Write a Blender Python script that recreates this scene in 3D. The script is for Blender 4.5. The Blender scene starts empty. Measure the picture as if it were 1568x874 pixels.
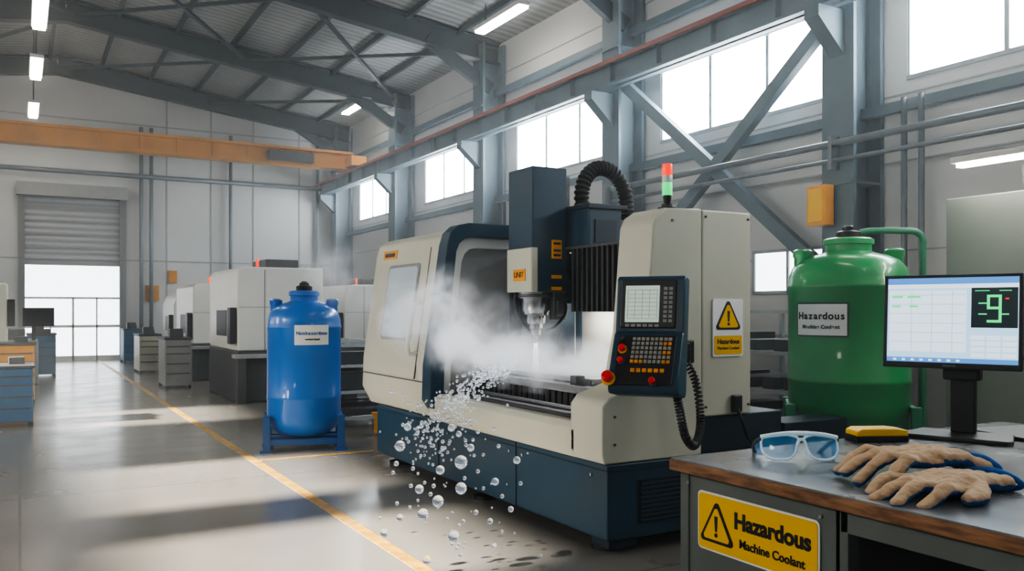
import bpy, bmesh, math, random
from mathutils import Matrix, Vector
random.seed(7)
XF = Matrix.Identity(4)
PAR = None
D = bpy.data
scene = bpy.context.scene
def link(o):
    scene.collection.objects.link(o)
    if PAR is not None:
        o.parent = PAR
        o.matrix_parent_inverse = Matrix.Translation(-Vector(PAR.location))
    return o
def group(name, loc=(0,0,0)):
    global PAR
    PAR = None
    e = D.objects.new(name, None); e.location = loc; e.empty_display_size = .2
    scene.collection.objects.link(e)
    PAR = e
    return e
def endgroup():
    global PAR
    PAR = None
def setxf(m=None):
    global XF
    XF = m if m is not None else Matrix.Identity(4)

# ------------------------------------------------ materials
def M(name, col, rough=.5, metal=0, noise=0., nscale=6, bump=0., emit=None, es=0, trans=0, ior=1.45, coat=0, stretch=None, alpha=1, rvar=0.):
    m = D.materials.new(name); m.use_nodes = True
    nt = m.node_tree; n = nt.nodes; l = nt.links
    p = n['Principled BSDF']
    p.inputs['Base Color'].default_value = (*col, 1)
    p.inputs['Roughness'].default_value = rough
    p.inputs['Metallic'].default_value = metal
    p.inputs['IOR'].default_value = ior
    p.inputs['Transmission Weight'].default_value = trans
    p.inputs['Coat Weight'].default_value = coat
    p.inputs['Alpha'].default_value = alpha
    if emit:
        p.inputs['Emission Color'].default_value = (*emit, 1)
        p.inputs['Emission Strength'].default_value = es
    if noise > 0 or bump > 0 or rvar > 0:
        tc = n.new('ShaderNodeTexCoord'); mp = n.new('ShaderNodeMapping')
        if stretch: mp.inputs['Scale'].default_value = stretch
        nz = n.new('ShaderNodeTexNoise'); nz.inputs['Scale'].default_value = nscale
        nz.inputs['Detail'].default_value = 6
        l.new(tc.outputs['Object'], mp.inputs['Vector']); l.new(mp.outputs[0], nz.inputs['Vector'])
        if noise > 0:
            r = n.new('ShaderNodeMapRange')
            r.inputs['From Min'].default_value = .3; r.inputs['From Max'].default_value = .7
            r.inputs['To Min'].default_value = 1-noise; r.inputs['To Max'].default_value = 1+noise
            l.new(nz.outputs['Fac'], r.inputs['Value'])
            mx = n.new('ShaderNodeVectorMath'); mx.operation = 'SCALE'
            mx.inputs[0].default_value = col
            l.new(r.outputs[0], mx.inputs['Scale'])
            l.new(mx.outputs[0], p.inputs['Base Color'])
        if rvar > 0:
            r2 = n.new('ShaderNodeMapRange')
            r2.inputs['From Min'].default_value = .3; r2.inputs['From Max'].default_value = .7
            r2.inputs['To Min'].default_value = max(.02, rough-rvar); r2.inputs['To Max'].default_value = rough+rvar
            l.new(nz.outputs['Fac'], r2.inputs['Value']); l.new(r2.outputs[0], p.inputs['Roughness'])
        if bump > 0:
            b = n.new('ShaderNodeBump'); b.inputs['Strength'].default_value = bump; b.inputs['Distance'].default_value = .01
            l.new(nz.outputs['Fac'], b.inputs['Height']); l.new(b.outputs[0], p.inputs['Normal'])
    return m

m_navy = M('navy_paint', (.011,.048,.086), .38, noise=.12, nscale=3, rvar=.06)
m_navyd = M('navy_dark', (.006,.022,.042), .45, noise=.1)
m_beige = M('beige_paint', (.52,.52,.44), .42, noise=.05, nscale=2)
m_beige2 = M('light_grey_paint', (.62,.63,.6), .4, noise=.04, nscale=2)
m_black = M('black_plastic', (.012,.012,.014), .4, noise=.1)
m_rub = M('black_rubber', (.012,.013,.015), .6, noise=.1)
m_bell = M('bellows_rubber', (.02,.021,.024), .42, noise=.1)
m_steel = M('machined_steel', (.45,.46,.48), .25, 1, noise=.1, nscale=20)
m_steeld = M('dark_steel', (.10,.105,.11), .4, .7, noise=.25, nscale=12)
m_dgrey = M('dark_grey_paint', (.06,.065,.07), .5, noise=.1)
m_grey = M('grey_paint', (.26,.27,.27), .5, noise=.08)
m_yel = M('yellow_sign', (.85,.50,.01), .45, noise=.03)
m_org = M('orange_yellow_paint', (.80,.34,.015), .45, noise=.08)
m_blk = M('black_ink', (.01,.01,.01), .6, noise=.02)
m_wht = M('white_label', (.78,.8,.82), .5, noise=.02)
m_red = M('red_button', (.75,.02,.015), .3, noise=.02)
m_blue = M('blue_tank_plastic', (.010,.16,.58), .33, noise=.08, nscale=2, coat=.3)
m_blues = M('blue_stand_paint', (.01,.10,.33), .45, noise=.08)
m_green = M('green_tank_plastic', (.024,.28,.095), .33, noise=.08, nscale=2, coat=.3)
m_greens = M('green_pipe_paint', (.03,.2,.11), .45, noise=.08)
m_wall = M('wall_panel_paint', (.52,.53,.53), .7, noise=.05, nscale=.6)
m_wall2 = M('wall_seam', (.32,.34,.35), .7, noise=.05)
m_colm = M('blue_grey_steel', (.10,.15,.18), .5, noise=.1, nscale=2)
m_raft = M('dark_blue_rafter', (.032,.048,.058), .5, noise=.1, nscale=2)
m_crane = M('crane_yellow', (.50,.23,.04), .5, noise=.12, nscale=2)
m_railr = M('red_rail', (.30,.08,.055), .5, noise=.1)
m_mull = M('window_frame', (.3,.33,.35), .5, noise=.05)
m_pipe = M('wall_pipe', (.17,.20,.22), .45, .3, noise=.1)
m_lamp = M('tube_light_glow', (.9,.9,.85), .5, emit=(1,.92,.80), es=30, noise=.01)
m_dklamp = M('lamp_housing', (.5,.5,.5), .5, noise=.05)
m_lcd = M('lcd_screen', (.3,.36,.32), .3, emit=(.65,.80,.72), es=.38, noise=.05)
m_key = M('grey_keys', (.3,.3,.28), .5, noise=.05)
m_keyo = M('orange_keys', (.7,.28,.03), .5, noise=.05)
m_tr = M('tower_red', (.8,.03,.01), .3, emit=(1,.06,.02), es=1.0, noise=.02)
m_tg = M('tower_green', (.02,.6,.15), .3, emit=(.03,.9,.25), es=.8, noise=.02)
m_tw = M('tower_clear', (.7,.72,.72), .3, noise=.02)
m_water = M('water_droplet', (.95,.97,1), .03, trans=1, ior=1.33, noise=.01, emit=(.8,.9,1), es=.08)  # faint emission added so the drops look lit; water itself gives no light
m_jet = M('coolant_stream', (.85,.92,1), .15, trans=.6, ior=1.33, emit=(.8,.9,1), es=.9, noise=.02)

def make_floor_mat():
    m = D.materials.new('polished_concrete'); m.use_nodes = True
    nt=m.node_tree; n=nt.nodes; l=nt.links; p=n['Principled BSDF']
    tc=n.new('ShaderNodeTexCoord')
    nz=n.new('ShaderNodeTexNoise'); nz.inputs['Scale'].default_value=.6; nz.inputs['Detail'].default_value=5; nz.inputs['Roughness'].default_value=.5
    nz2=n.new('ShaderNodeTexNoise'); nz2.inputs['Scale'].default_value=1.6; nz2.inputs['Detail'].default_value=3
    l.new(tc.outputs['Object'],nz.inputs['Vector']); l.new(tc.outputs['Object'],nz2.inputs['Vector'])
    cr=n.new('ShaderNodeValToRGB'); cr.color_ramp.elements[0].position=.3; cr.color_ramp.elements[0].color=(.155,.148,.135,1)
    cr.color_ramp.elements[1].position=.72; cr.color_ramp.elements[1].color=(.205,.197,.182,1)
    l.new(nz.outputs['Fac'],cr.inputs[0])
    br=n.new('ShaderNodeTexBrick'); br.offset=0; br.inputs['Scale'].default_value=1
    br.inputs['Brick Width'].default_value=4.2; br.inputs['Row Height'].default_value=4.2; br.inputs['Mortar Size'].default_value=.010
    br.inputs['Color1'].default_value=(1,1,1,1); br.inputs['Color2'].default_value=(.95,.95,.95,1); br.inputs['Mortar'].default_value=(.6,.6,.6,1)
    l.new(tc.outputs['Object'],br.inputs['Vector'])
    mx=n.new('ShaderNodeMix'); mx.data_type='RGBA'; mx.blend_type='MULTIPLY'; mx.inputs[0].default_value=1
    l.new(cr.outputs[0],mx.inputs[6]); l.new(br.outputs[0],mx.inputs[7]); l.new(mx.outputs[2],p.inputs['Base Color'])
    r=n.new('ShaderNodeMapRange'); r.inputs['From Min'].default_value=.3; r.inputs['From Max'].default_value=.7
    r.inputs['To Min'].default_value=.19; r.inputs['To Max'].default_value=.28
    l.new(nz2.outputs['Fac'],r.inputs['Value']); l.new(r.outputs[0],p.inputs['Roughness'])
    b=n.new('ShaderNodeBump'); b.inputs['Strength'].default_value=.02; b.inputs['Distance'].default_value=.01
    l.new(nz2.outputs['Fac'],b.inputs['Height']); l.new(b.outputs[0],p.inputs['Normal'])
    p.inputs['IOR'].default_value=1.6
    return m
m_floor = make_floor_mat()

def pane_mat(name, col, s, see=True):
    m=D.materials.new(name); m.use_nodes=True; nt=m.node_tree; n=nt.nodes; l=nt.links
    n.remove(n['Principled BSDF']); o=n['Material Output']
    e=n.new('ShaderNodeEmission'); e.inputs[0].default_value=(*col,1); e.inputs[1].default_value=s
    if not see:
        l.new(e.outputs[0],o.inputs[0]); return m
    t=n.new('ShaderNodeBsdfTransparent'); t.inputs[0].default_value=(.9,.9,.9,1)
    a=n.new('ShaderNodeAddShader'); l.new(e.outputs[0],a.inputs[0]); l.new(t.outputs[0],a.inputs[1]); l.new(a.outputs[0],o.inputs[0])
    return m
m_pane = pane_mat('frosted_daylight_pane', (.88,.95,1), 20.0, False)
m_panel = pane_mat('frosted_daylight_pane_b', (1,.94,.86), 15, False)  # this and the next: glow of the added left-wall windows, for fill
m_panec = pane_mat('clear_daylight_pane', (1,.94,.86), 15, True)
m_paned = pane_mat('door_daylight_pane', (.9,.95,1), 3.2, False)

def corr_mat(name, col, axis, scale, depth=.5):
    m=M(name,col,.6,.1); nt=m.node_tree; n=nt.nodes; l=nt.links; p=n['Principled BSDF']
    tc=n.new('ShaderNodeTexCoord'); w=n.new('ShaderNodeTexWave'); w.bands_direction=axis; w.inputs['Scale'].default_value=scale
    l.new(tc.outputs['Object'],w.inputs['Vector'])
    b=n.new('ShaderNodeBump'); b.inputs['Strength'].default_value=depth; b.inputs['Distance'].default_value=.05
    l.new(w.outputs['Fac'],b.inputs['Height']); l.new(b.outputs[0],p.inputs['Normal'])
    r=n.new('ShaderNodeMapRange'); r.inputs['To Min'].default_value=.75; r.inputs['To Max'].default_value=1.1
    l.new(w.outputs['Fac'],r.inputs['Value'])
    mx=n.new('ShaderNodeVectorMath'); mx.operation='SCALE'; mx.inputs[0].default_value=col
    l.new(r.outputs[0],mx.inputs['Scale']); l.new(mx.outputs[0],p.inputs['Base Color'])
    return m
m_roof = corr_mat('corrugated_roof', (.31,.325,.32), 'Y', 1.2)
m_shut = corr_mat('shutter_slats', (.36,.38,.39), 'Z', 1.6)

# ------------------------------------------------ mesh builders
def mesh_obj(name, verts, faces, mat, bev=0, smooth=False):
    me = D.meshes.new(name)
    me.from_pydata([tuple(XF @ Vector(v)) for v in verts], [], faces)
    bm = bmesh.new(); bm.from_mesh(me); bmesh.ops.recalc_face_normals(bm, faces=bm.faces); bm.to_mesh(me); bm.free()
    me.materials.append(mat)
    if smooth:
        for p in me.polygons: p.use_smooth = True
    o = D.objects.new(name, me); link(o)
    if bev:
        b = o.modifiers.new('bev','BEVEL'); b.width=bev; b.segments=3; b.limit_method='ANGLE'; b.angle_limit=math.radians(40)
        for p in me.polygons: p.use_smooth = True
        try:
            w = o.modifiers.new('wn','WEIGHTED_NORMAL'); w.keep_sharp=True
        except Exception: pass
    return o
BF = [(0,1,3,2),(4,6,7,5),(0,4,5,1),(2,3,7,6),(0,2,6,4),(1,5,7,3)]
def boxes(name, bl, mat, bev=0):
    v=[];f=[]
    for (x0,x1,y0,y1,z0,z1) in bl:
        k=len(v)
        for x in (x0,x1):
            for y in (y0,y1):
                for z in (z0,z1): v.append((x,y,z))
        f += [tuple(k+i for i in q) for q in BF]
    return mesh_obj(name,v,f,mat,bev)
def box(name,x0,x1,y0,y1,z0,z1,mat,bev=0):
    return boxes(name,[(x0,x1,y0,y1,z0,z1)],mat,bev)
def prism(name, pts, axis, a0, a1, mat, bev=0):
    def P(p,a):
        return (p[0],a,p[1]) if axis=='Y' else ((a,p[0],p[1]) if axis=='X' else (p[0],p[1],a))
    n=len(pts); v=[P(p,a0) for p in pts]+[P(p,a1) for p in pts]
    f=[tuple(range(n)),tuple(range(2*n-1,n-1,-1))]+[(i,(i+1)%n,n+(i+1)%n,n+i) for i in range(n)]
    return mesh_obj(name,v,f,mat,bev)
def ring(name, po, pi, axis, a0, a1, mat, bev=0):
    def P(p,a):
        return (p[0],a,p[1]) if axis=='Y' else ((a,p[0],p[1]) if axis=='X' else (p[0],p[1],a))
    n=len(po); v=[P(p,a0) for p in po]+[P(p,a0) for p in pi]+[P(p,a1) for p in po]+[P(p,a1) for p in pi]
    f=[]
    for i in range(n):
        j=(i+1)%n
        f+=[(i,j,n+j,n+i),(2*n+i,3*n+i,3*n+j,2*n+j),(i,2*n+i,2*n+j,j),(n+i,n+j,3*n+j,3*n+i)]
    return mesh_obj(name,v,f,mat,bev)
def lathe(name, prof, c, mat, seg=48, smooth=True):
    v=[];f=[]
    for (r,z) in prof:
        for i in range(seg):
            a=2*math.pi*i/seg; v.append((c[0]+r*math.cos(a),c[1]+r*math.sin(a),c[2]+z))
    for k in range(len(prof)-1):
        for i in range(seg):
            j=(i+1)%seg; f.append((k*seg+i,k*seg+j,(k+1)*seg+j,(k+1)*seg+i))
    f.append(tuple(range(seg))); f.append(tuple((len(prof)-1)*seg+i for i in range(seg)))
    o=mesh_obj(name,v,f,mat)
    if smooth:
        for p in o.data.polygons: p.use_smooth = len(p.vertices)==4
        e=o.modifiers.new('es','EDGE_SPLIT'); e.split_angle=math.radians(40)
    return o
def spath(pts,n=8,closed=False):
    P=[Vector(p) for p in pts]; out=[]
    N=len(P); rng=range(N) if closed else range(N-1)
    for i in rng:
        if closed: a,b,c,d=P[(i-1)%N],P[i],P[(i+1)%N],P[(i+2)%N]
        else: a,b,c,d=P[max(i-1,0)],P[i],P[i+1],P[min(i+2,N-1)]
        for k in range(n):
            t=k/n
            out.append(.5*((2*b)+(c-a)*t+(2*a-5*b+4*c-d)*t*t+(3*b-3*c+d-a)*t**3))
    if not closed: out.append(P[-1])
    return out
def sweep(name, pts, r, mat, seg=12, closed=False, smooth=True):
    P=[Vector(p) for p in pts]; N=len(P); v=[];f=[]
    up=None
    for i in range(N):
        if closed: t=(P[(i+1)%N]-P[(i-1)%N]).normalized()
        else: t=(P[min(i+1,N-1)]-P[max(i-1,0)]).normalized()
        if up is None:
            a=Vector((0,0,1)) if abs(t.z)<.9 else Vector((1,0,0)); up=(a-t*a.dot(t)).normalized()
        else: up=(up-t*up.dot(t)).normalized()
        s=t.cross(up); rr=r(i,N) if callable(r) else r
        for k in range(seg):
            a=2*math.pi*k/seg; v.append(tuple(P[i]+(up*math.cos(a)+s*math.sin(a))*rr))
    for i in range(N if closed else N-1):
        i2=(i+1)%N
        for k in range(seg):
            k2=(k+1)%seg; f.append((i*seg+k,i*seg+k2,i2*seg+k2,i2*seg+k))
    if not closed:
        f.append(tuple(range(seg))); f.append(tuple((N-1)*seg+k for k in range(seg)))
    o=mesh_obj(name,v,f,mat)
    if smooth:
        for p in o.data.polygons: p.use_smooth=len(p.vertices)==4
    return o
def cyl(name,p0,p1,r,mat,seg=24,r1=None):
    rr=(lambda i,N: r if i==0 else r1) if r1 is not None else r
    return sweep(name,[p0,p1],rr,mat,seg)
def beams(name, segs, w, h, mat):
    v=[];f=[]
    for (a,b) in segs:
        a=Vector(a);b=Vector(b); t=(b-a).normalized(); up=Vector((0,0,1)) if abs(t.z)<.95 else Vector((1,0,0))
        s=t.cross(up).normalized(); u=s.cross(t)
        k=len(v)
        for p in (a,b):
            for x in (-w/2,w/2):
                for z in (-h/2,h/2): v.append(tuple(p+s*x+u*z))
        f+=[tuple(k+i for i in q) for q in BF]
    return mesh_obj(name,v,f,mat)
def text(name, s, size, loc, rz, mat, rx=math.pi/2, align='CENTER', bold=0.0):
    c=D.curves.new(name,'FONT'); c.body=s; c.size=size; c.align_x=align; c.align_y='CENTER'; c.extrude=.001; c.offset=bold
    c.materials.append(mat); o=D.objects.new(name,c)
    link(o)
    mw = XF @ Matrix.Translation(loc) @ Matrix.Rotation(rz,4,'Z') @ Matrix.Rotation(rx,4,'X')
    if PAR is not None: o.matrix_basis = mw
    else: o.matrix_world = mw
    return o
def rrect(w,h,r,n=5,cx=0,cy=0):
    out=[]
    for (ccx,ccy,a0) in ((w/2-r,h/2-r,0),(-w/2+r,h/2-r,90),(-w/2+r,-h/2+r,180),(w/2-r,-h/2+r,270)):
        for i in range(n+1):
            a=math.radians(a0+90*i/n); out.append((cx+ccx+r*math.cos(a),cy+ccy+r*math.sin(a)))
    return out

# ------------------------------------------------ room
box('floor',-8.5,10.5,-4.2,30.5,-.2,0,m_floor)
RX=10.3
wins=[(3.4,7.4),(8.6,12.5),(13.85,17.85),(19.4,23.2),(25.1,28.8),(-2,2.1)]
wins.sort()
bl=[(RX,RX+.25,-4.2,30.5,0,4.7),(RX,RX+.25,-4.2,30.5,6.0,8.35)]
ys=[-4.2]+[y for w in wins for y in w]+[30.5]
for i in range(0,len(ys),2): bl.append((RX,RX+.25,ys[i],ys[i+1],4.7,6.0))
boxes('wall_right',bl,m_wall)
for i,(a,b) in enumerate(wins):
    group('window_%d'%(i+1),(RX,(a+b)/2,5.3))
    box('pane',RX+.06,RX+.07,a,b,4.7,6.0,m_pane)
    fr=[(RX-.02,RX+.05,a,b,4.67,4.73),(RX-.02,RX+.05,a,b,5.97,6.03)]
    for k in range(4):
        y=a+(b-a)*k/3; fr.append((RX+.01,RX+.05,y-.03,y+.03,4.7,6.0))
    boxes('frame',fr,m_mull); endgroup()
seam=[(RX-.015,RX+.02,-4.2,30.2,z-.012,z+.012) for z in (1.2,2.4,3.6,4.5,6.6,7.4)]
boxes('trim_wall_right_seams',seam,m_wall2)
group('window_7',(RX,9.4,2.2)); box('pane',RX-.03,RX-.01,8.75,10.1,1.9,2.5,m_paned)
boxes('frame',[(RX-.06,RX,8.7,10.15,1.85,1.9),(RX-.06,RX,8.7,10.15,2.5,2.55),(RX-.06,RX,8.7,8.75,1.85,2.55),(RX-.06,RX,10.1,10.15,1.85,2.55),(RX-.06,RX,9.4,9.44,1.85,2.55)],m_mull); endgroup()
FY=30.3
boxes('wall_back',[(-8.5,.13,FY,FY+.25,0,9.8),(2.78,10.3,FY,FY+.25,0,9.8),(.13,2.78,FY,FY+.25,5.2,9.8)],m_wall)
boxes('trim_wall_back_seams',[(x-.02,x+.02,FY-.02,FY+.01,0,9) for x in (-6,-4,-2,4.2,5.6,7.0,8.6)]+[(-8.5,10.3,FY-.02,FY+.01,z-.02,z+.02) for z in (3.2,6.0,7.6)],m_wall2)
group('door_1',(1.45,FY,0))
boxes('shutter',[(.13,2.78,FY+.05,FY+.1,3.05,5.2)],m_shut)
boxes('slat_ribs',[(.13,2.78,FY+.01,FY+.06,z,z+.06) for z in [3.1+.42*i for i in range(5)]],m_grey)
box('pane',.13,2.78,FY+.1,FY+.12,0.12,3.05,m_paned)
boxes('frame',[(-.05,.13,FY-.1,FY+.1,0,5.2),(2.78,2.96,FY-.1,FY+.1,0,5.2),(-.1,3.0,FY-.35,FY+.05,5.1,5.5),(.13,2.78,FY+.02,FY+.1,3.0,3.12)],m_grey)
boxes('lower_frame',[(.13,2.78,FY+.02,FY+.1,0,.16),(.13,2.78,FY+.02,FY+.1,1.05,1.13),(.13,2.78,FY+.02,FY+.1,1.95,2.01),(1.42,1.48,FY+.02,FY+.1,0,2.0),(.8,.84,FY+.02,FY+.1,0,1.1),(2.1,2.14,FY+.02,FY+.1,0,2.0)],m_beige2)
endgroup()
LX=-8.3
lw=[(4.7,6.4),(7.4,9.5),(13,15),(18.5,20.5),(24,26),(-2,0)]  # unseen windows, added for front fill and spaced to shape the sun patches
lw.sort()
bl=[(LX-.25,LX,-4.2,30.5,0,4.6),(LX-.25,LX,-4.2,30.5,5.9,8.35)]
ys=[-4.2]+[y for w in lw for y in w]+[30.5]
for i in range(0,len(ys),2): bl.append((LX-.25,LX,ys[i],ys[i+1],4.6,5.9))
boxes('wall_left',bl,m_wall)
for i,(a,b) in enumerate(lw):
    group('window_%d'%(i+8),(LX,(a+b)/2,5.3))
    box('pane',LX-.13,LX-.12,a,b,4.6,5.9,m_panec if 4<a<14 else m_panel)
    boxes('frame',[(LX-.1,LX+.02,a,b,4.57,4.63),(LX-.1,LX+.02,a,b,5.87,5.93)],m_mull); endgroup()
box('wall_front',-8.5,10.5,-4.4,-4.2,0,9.8,m_wall)
def rz(x): return 8.15+.13*(10.4-x) if x>=1 else 8.15+.13*(x+8.4)
prism('ceiling',[(-8.6,rz(-8.6)),(1,rz(1)),(10.6,rz(10.6)),(10.6,rz(10.6)+.15),(1,rz(1)+.15),(-8.6,rz(-8.6)+.15)],'Y',-4.4,30.6,m_roof)
colY=[2.7,8.0,13.2,18.6,24.2,29.7]
group('roof_rafters',(1,13,8.5))
segs=[]
for y in colY:
    segs.append(((10.2,y,rz(10.2)-.32),(1,y,rz(1)-.32))); segs.append(((-8.2,y,rz(-8.2)-.32),(1,y,rz(1)-.32)))
beams('webs',segs,.06,.5,m_raft)
beams('lower_flanges',[((a[0],a[1],a[2]-.25),(b[0],b[1],b[2]-.25)) for a,b in segs],.28,.05,m_raft)
beams('upper_flanges',[((a[0],a[1],a[2]+.25),(b[0],b[1],b[2]+.25)) for a,b in segs],.28,.05,m_raft)
beams('haunches',[((10.0,y,7.0),(8.3,y,rz(8.3)-.45)) for y in colY],.14,.3,m_raft)
endgroup()
beams('roof_purlins',[((x,-4,rz(x)-.07),(x,30,rz(x)-.07)) for x in (-6.5,-5,-3.5,-2,-.6,.8,2.2,3.6,5.0,6.4,7.8,9.1)],.09,.14,m_raft)
segs=[]
for i in range(len(colY)-1):
    for xa,xb in ((9.8,5.4),(5.4,1.2),(1.2,-3)):
        segs.append(((xa,colY[i],rz(xa)-.35),(xb,colY[i+1],rz(xb)-.35)))
        if i%2: segs.append(((xb,colY[i],rz(xb)-.35),(xa,colY[i+1],rz(xa)-.35)))
beams('roof_bracing',segs,.08,.08,m_raft)
for i,y in enumerate(colY):
    group('steel_column' if i==0 else 'steel_column.%03d'%i,(9.95,y,0))
    boxes('shaft',[(9.7,10.28,y-.03,y+.03,0.0,8.05),(9.66,9.72,y-.26,y+.26,0,8.05),(10.2,10.28,y-.26,y+.26,0,8.05)],m_colm)
    prism('bracket',[(9.7,5.0),(9.15,5.5),(9.15,5.65),(9.7,5.65)],'Y',y-.12,y+.12,m_colm)
    boxes('base_plate',[(9.6,10.28,y-.32,y+.32,0,.04),(9.62,10.2,y-.26,y+.26,3.3,3.34),(9.62,10.2,y-.26,y+.26,6.5,6.54)],m_colm)
    endgroup()
group('crane_runway_girder',(9.3,13,5.9))
boxes('girder',[(9.32,9.38,-4,30.2,5.65,6.1),(9.2,9.5,-4,30.2,5.65,5.7),(9.2,9.5,-4,30.2,6.05,6.1)],m_colm)
box('rail',9.30,9.40,-4,30.2,6.1,6.17,m_railr)
box('conductor_bar',9.1,9.16,-4,30.2,6.0,6.05,m_railr)
boxes('ribs',[(9.22,9.48,y,y+.03,5.7,6.05) for y in [-3+1.3*k for k in range(25)]],m_colm)
endgroup()
beams('wall_cross_bracing',[((9.85,13.1,5.9),(9.85,8.2,2.0)),((9.85,8.2,5.75),(9.85,13.1,2.0))],.14,.2,m_colm)
beams('wall_girts',[((10.15,-4,z),(10.15,30,z)) for z in (4.3,6.9)],.12,.14,m_colm)
group('wall_pipes',(9.9,10,3.8))
for k,z in enumerate((3.85,3.62)): cyl('pipe_%d'%k,(9.55,-4,z),(9.55,13,z),.05 if k==0 else .03,m_pipe,12)
cyl('riser',(10.1,7.3,0),(10.1,7.3,4.4),.04,m_pipe,12); cyl('riser_b',(10.1,7.05,0),(10.1,7.05,4.4),.04,m_pipe,12)
boxes('clamps',[(9.5,9.66,y-.03,y+.03,3.5,3.95) for y in colY[:3]],m_pipe)
endgroup()
group('back_wall_pipes',(4,30,3))
for k,x in enumerate((3.4,3.7,6.2,9.2)): cyl('pipe_%d'%k,(x,30.1,0),(x,30.1,7.5),.06,m_pipe,10)
cyl('header',(-8,30.05,5.9),(10,30.05,5.9),.07,m_pipe,10)
endgroup()
group('junction_box',(9.5,8.2,3))
box('box',9.42,9.595,8.0,8.32,2.75,3.3,m_org,.01); box('lid',9.40,9.42,8.04,8.28,2.8,3.25,m_yel,.005)
endgroup()
group('overhead_crane_bridge',(1,27,6.3))
boxes('bridge_beam',[(-8.0,9.35,26.85,27.15,6.2,6.62),(-8.0,9.35,26.75,27.25,6.62,6.7),(-8.0,9.35,26.75,27.25,6.13,6.2)],m_crane)
boxes('end_truck',[(9.1,9.6,26.2,27.8,6.18,6.5)],m_crane,.02)
boxes('hoist_box',[(6.6,8.0,26.5,26.85,6.2,6.5)],m_dgrey,.02)
boxes('stiffeners',[(x,x+.05,26.8,26.86,6.2,6.62) for x in range(-7,9,1)],m_crane)
endgroup()
def tube_lamp(name,x,y0,y1,z,top):
    group(name,(x,(y0+y1)/2,z))
    box('housing',x-.14,x+.14,y0,y1,z+.02,z+.1,m_dklamp,.01)
    boxes('tubes',[(x-.11,x+.11,y0+.04,y1-.04,z-.03,z+.02)],m_lamp)
    boxes('hangers',[(x-.01,x+.01,y0+.3,y0+.32,z+.1,top),(x-.01,x+.01,y1-.32,y1-.3,z+.1,top)],m_dgrey)
    endgroup()
k=0
for (x,y,z) in [(8.85,16.0,7.75),(8.85,25.1,7.75),(8.85,7,7.75),(.33,18.6,7.2),(.33,22.9,7.2),(.33,27.7,7.2),(.33,14.2,7.2),(4.5,4,7.9),(4.5,-1,7.9)]:
    tube_lamp('ceiling_tube_lamp' if k==0 else 'ceiling_tube_lamp.%03d'%k,x,y-1.0,y+1.0,z,rz(x)-.05); k+=1

boxes('floor_line_marking',[(2.115,2.21,-2,30,0.0,.003),(2.22,3.5,9.25,9.33,0.0,.003)],M('worn_yellow_line',(.42,.25,.05),.4,noise=.4,nscale=9))

# ------------------------------------------------ CNC machine
group('cnc_machining_center',(4.1,6.6,0))
box('base',3.29,4.95,4.525,8.66,.1,.6,m_navy,.015)
boxes('base_seams',[(3.284,3.292,y,y+.008,.1,.6) for y in (5.7,7.1)]+[(3.284,4.9,4.519,4.53,.555,.56),(3.284,3.292,4.53,8.6,.555,.56)],m_navyd)
for i,(x,y) in enumerate([(3.45,4.75),(3.45,8.4),(4.8,4.75),(4.8,8.4),(3.45,6.5)]):
    lathe('foot_%d'%i,[(.11,0),(.11,.03),(.05,.05),(.05,.11)],(x,y,0),m_black,20)
box('foot_plate',3.32,3.55,4.55,4.75,.04,.1,m_navyd,.01)
box('vent_recess',3.54,3.92,4.515,4.53,.2,.48,m_black)
boxes('vent_slats',[(3.55,3.91,4.505,4.52,.21+.03*i,.222+.03*i) for i in range(9)],m_navy)
boxes('front_trim_screws',[(3.283,3.292,y,y+.02,.5,.52) for y in (4.7,5.6,5.8,6.9,7.3,8.5)],m_steel)
prism('bed_front_panel',[(3.27,.6),(3.25,.66),(3.25,.80),(3.29,.84),(3.5,.84),(3.5,.6)],'Y',4.85,7.25,m_beige,.01)
boxes('bed_slideway',[(3.36,4.8,4.9,7.2,.78,.85)],m_steeld)
boxes('bed_rails',[(3.5,3.56,4.95,7.15,.85,.90),(3.42,3.46,4.95,7.15,.85,.87),(4.3,4.36,4.95,7.15,.85,.9)],m_steel,.004)
boxes('bed_body',[(3.5,4.9,4.6,8.6,.6,.78)],m_dgrey)
box('table_saddle',3.52,4.5,4.95,6.95,.88,1.0,m_steeld,.01)
boxes('table_ribs',[(3.505,3.525,4.98+.085*i,5.02+.085*i,.885,.99) for i in range(23)],m_black)
box('work_table',3.46,4.55,4.92,7.0,1.0,1.06,m_steel,.006)
boxes('table_slots',[(x,x+.03,4.93,6.99,1.058,1.062) for x in (3.6,3.8,4.0,4.2,4.4)],m_steeld)
box('workpiece_plate',3.58,4.4,5.1,6.8,1.06,1.1,m_steel,.008)
boxes('table_clamps',[(3.5,3.58,y,y+.08,1.06,1.12) for y in (5.2,6.7)],m_dgrey,.005)
prof=[(3.33,.60),(3.23,.78),(3.24,1.1),(3.40,2.20),(3.43,2.29),(3.50,2.345),(3.6,2.37),(4.9,2.37),(4.9,.60)]
prism('enclosure_body',prof,'Y',7.28,8.95,m_beige,.02)
po=[(3.32,.60),(3.20,.78),(3.21,1.1),(3.375,2.20),(3.41,2.31),(3.49,2.38),(3.6,2.405),(4.92,2.405),(4.92,.60)]
pi=[(3.44,.66),(3.34,.80),(3.35,1.1),(3.47,2.14),(3.50,2.21),(3.56,2.26),(3.64,2.275),(4.82,2.275),(4.82,.66)]
ring('enclosure_blue_frame',po,pi,'Y',7.10,7.29,m_navy,.012)
p3=[(3.52,.74),(3.43,.86),(3.44,1.1),(3.55,2.05),(3.58,2.12),(3.63,2.165),(3.70,2.18),(4.72,2.18),(4.72,.74)]
ring('enclosure_inner_frame',pi,p3,'Y',7.16,7.29,m_beige2,.008)
prism('enclosure_inner_panel',p3,'Y',7.24,7.30,m_grey)
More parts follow.
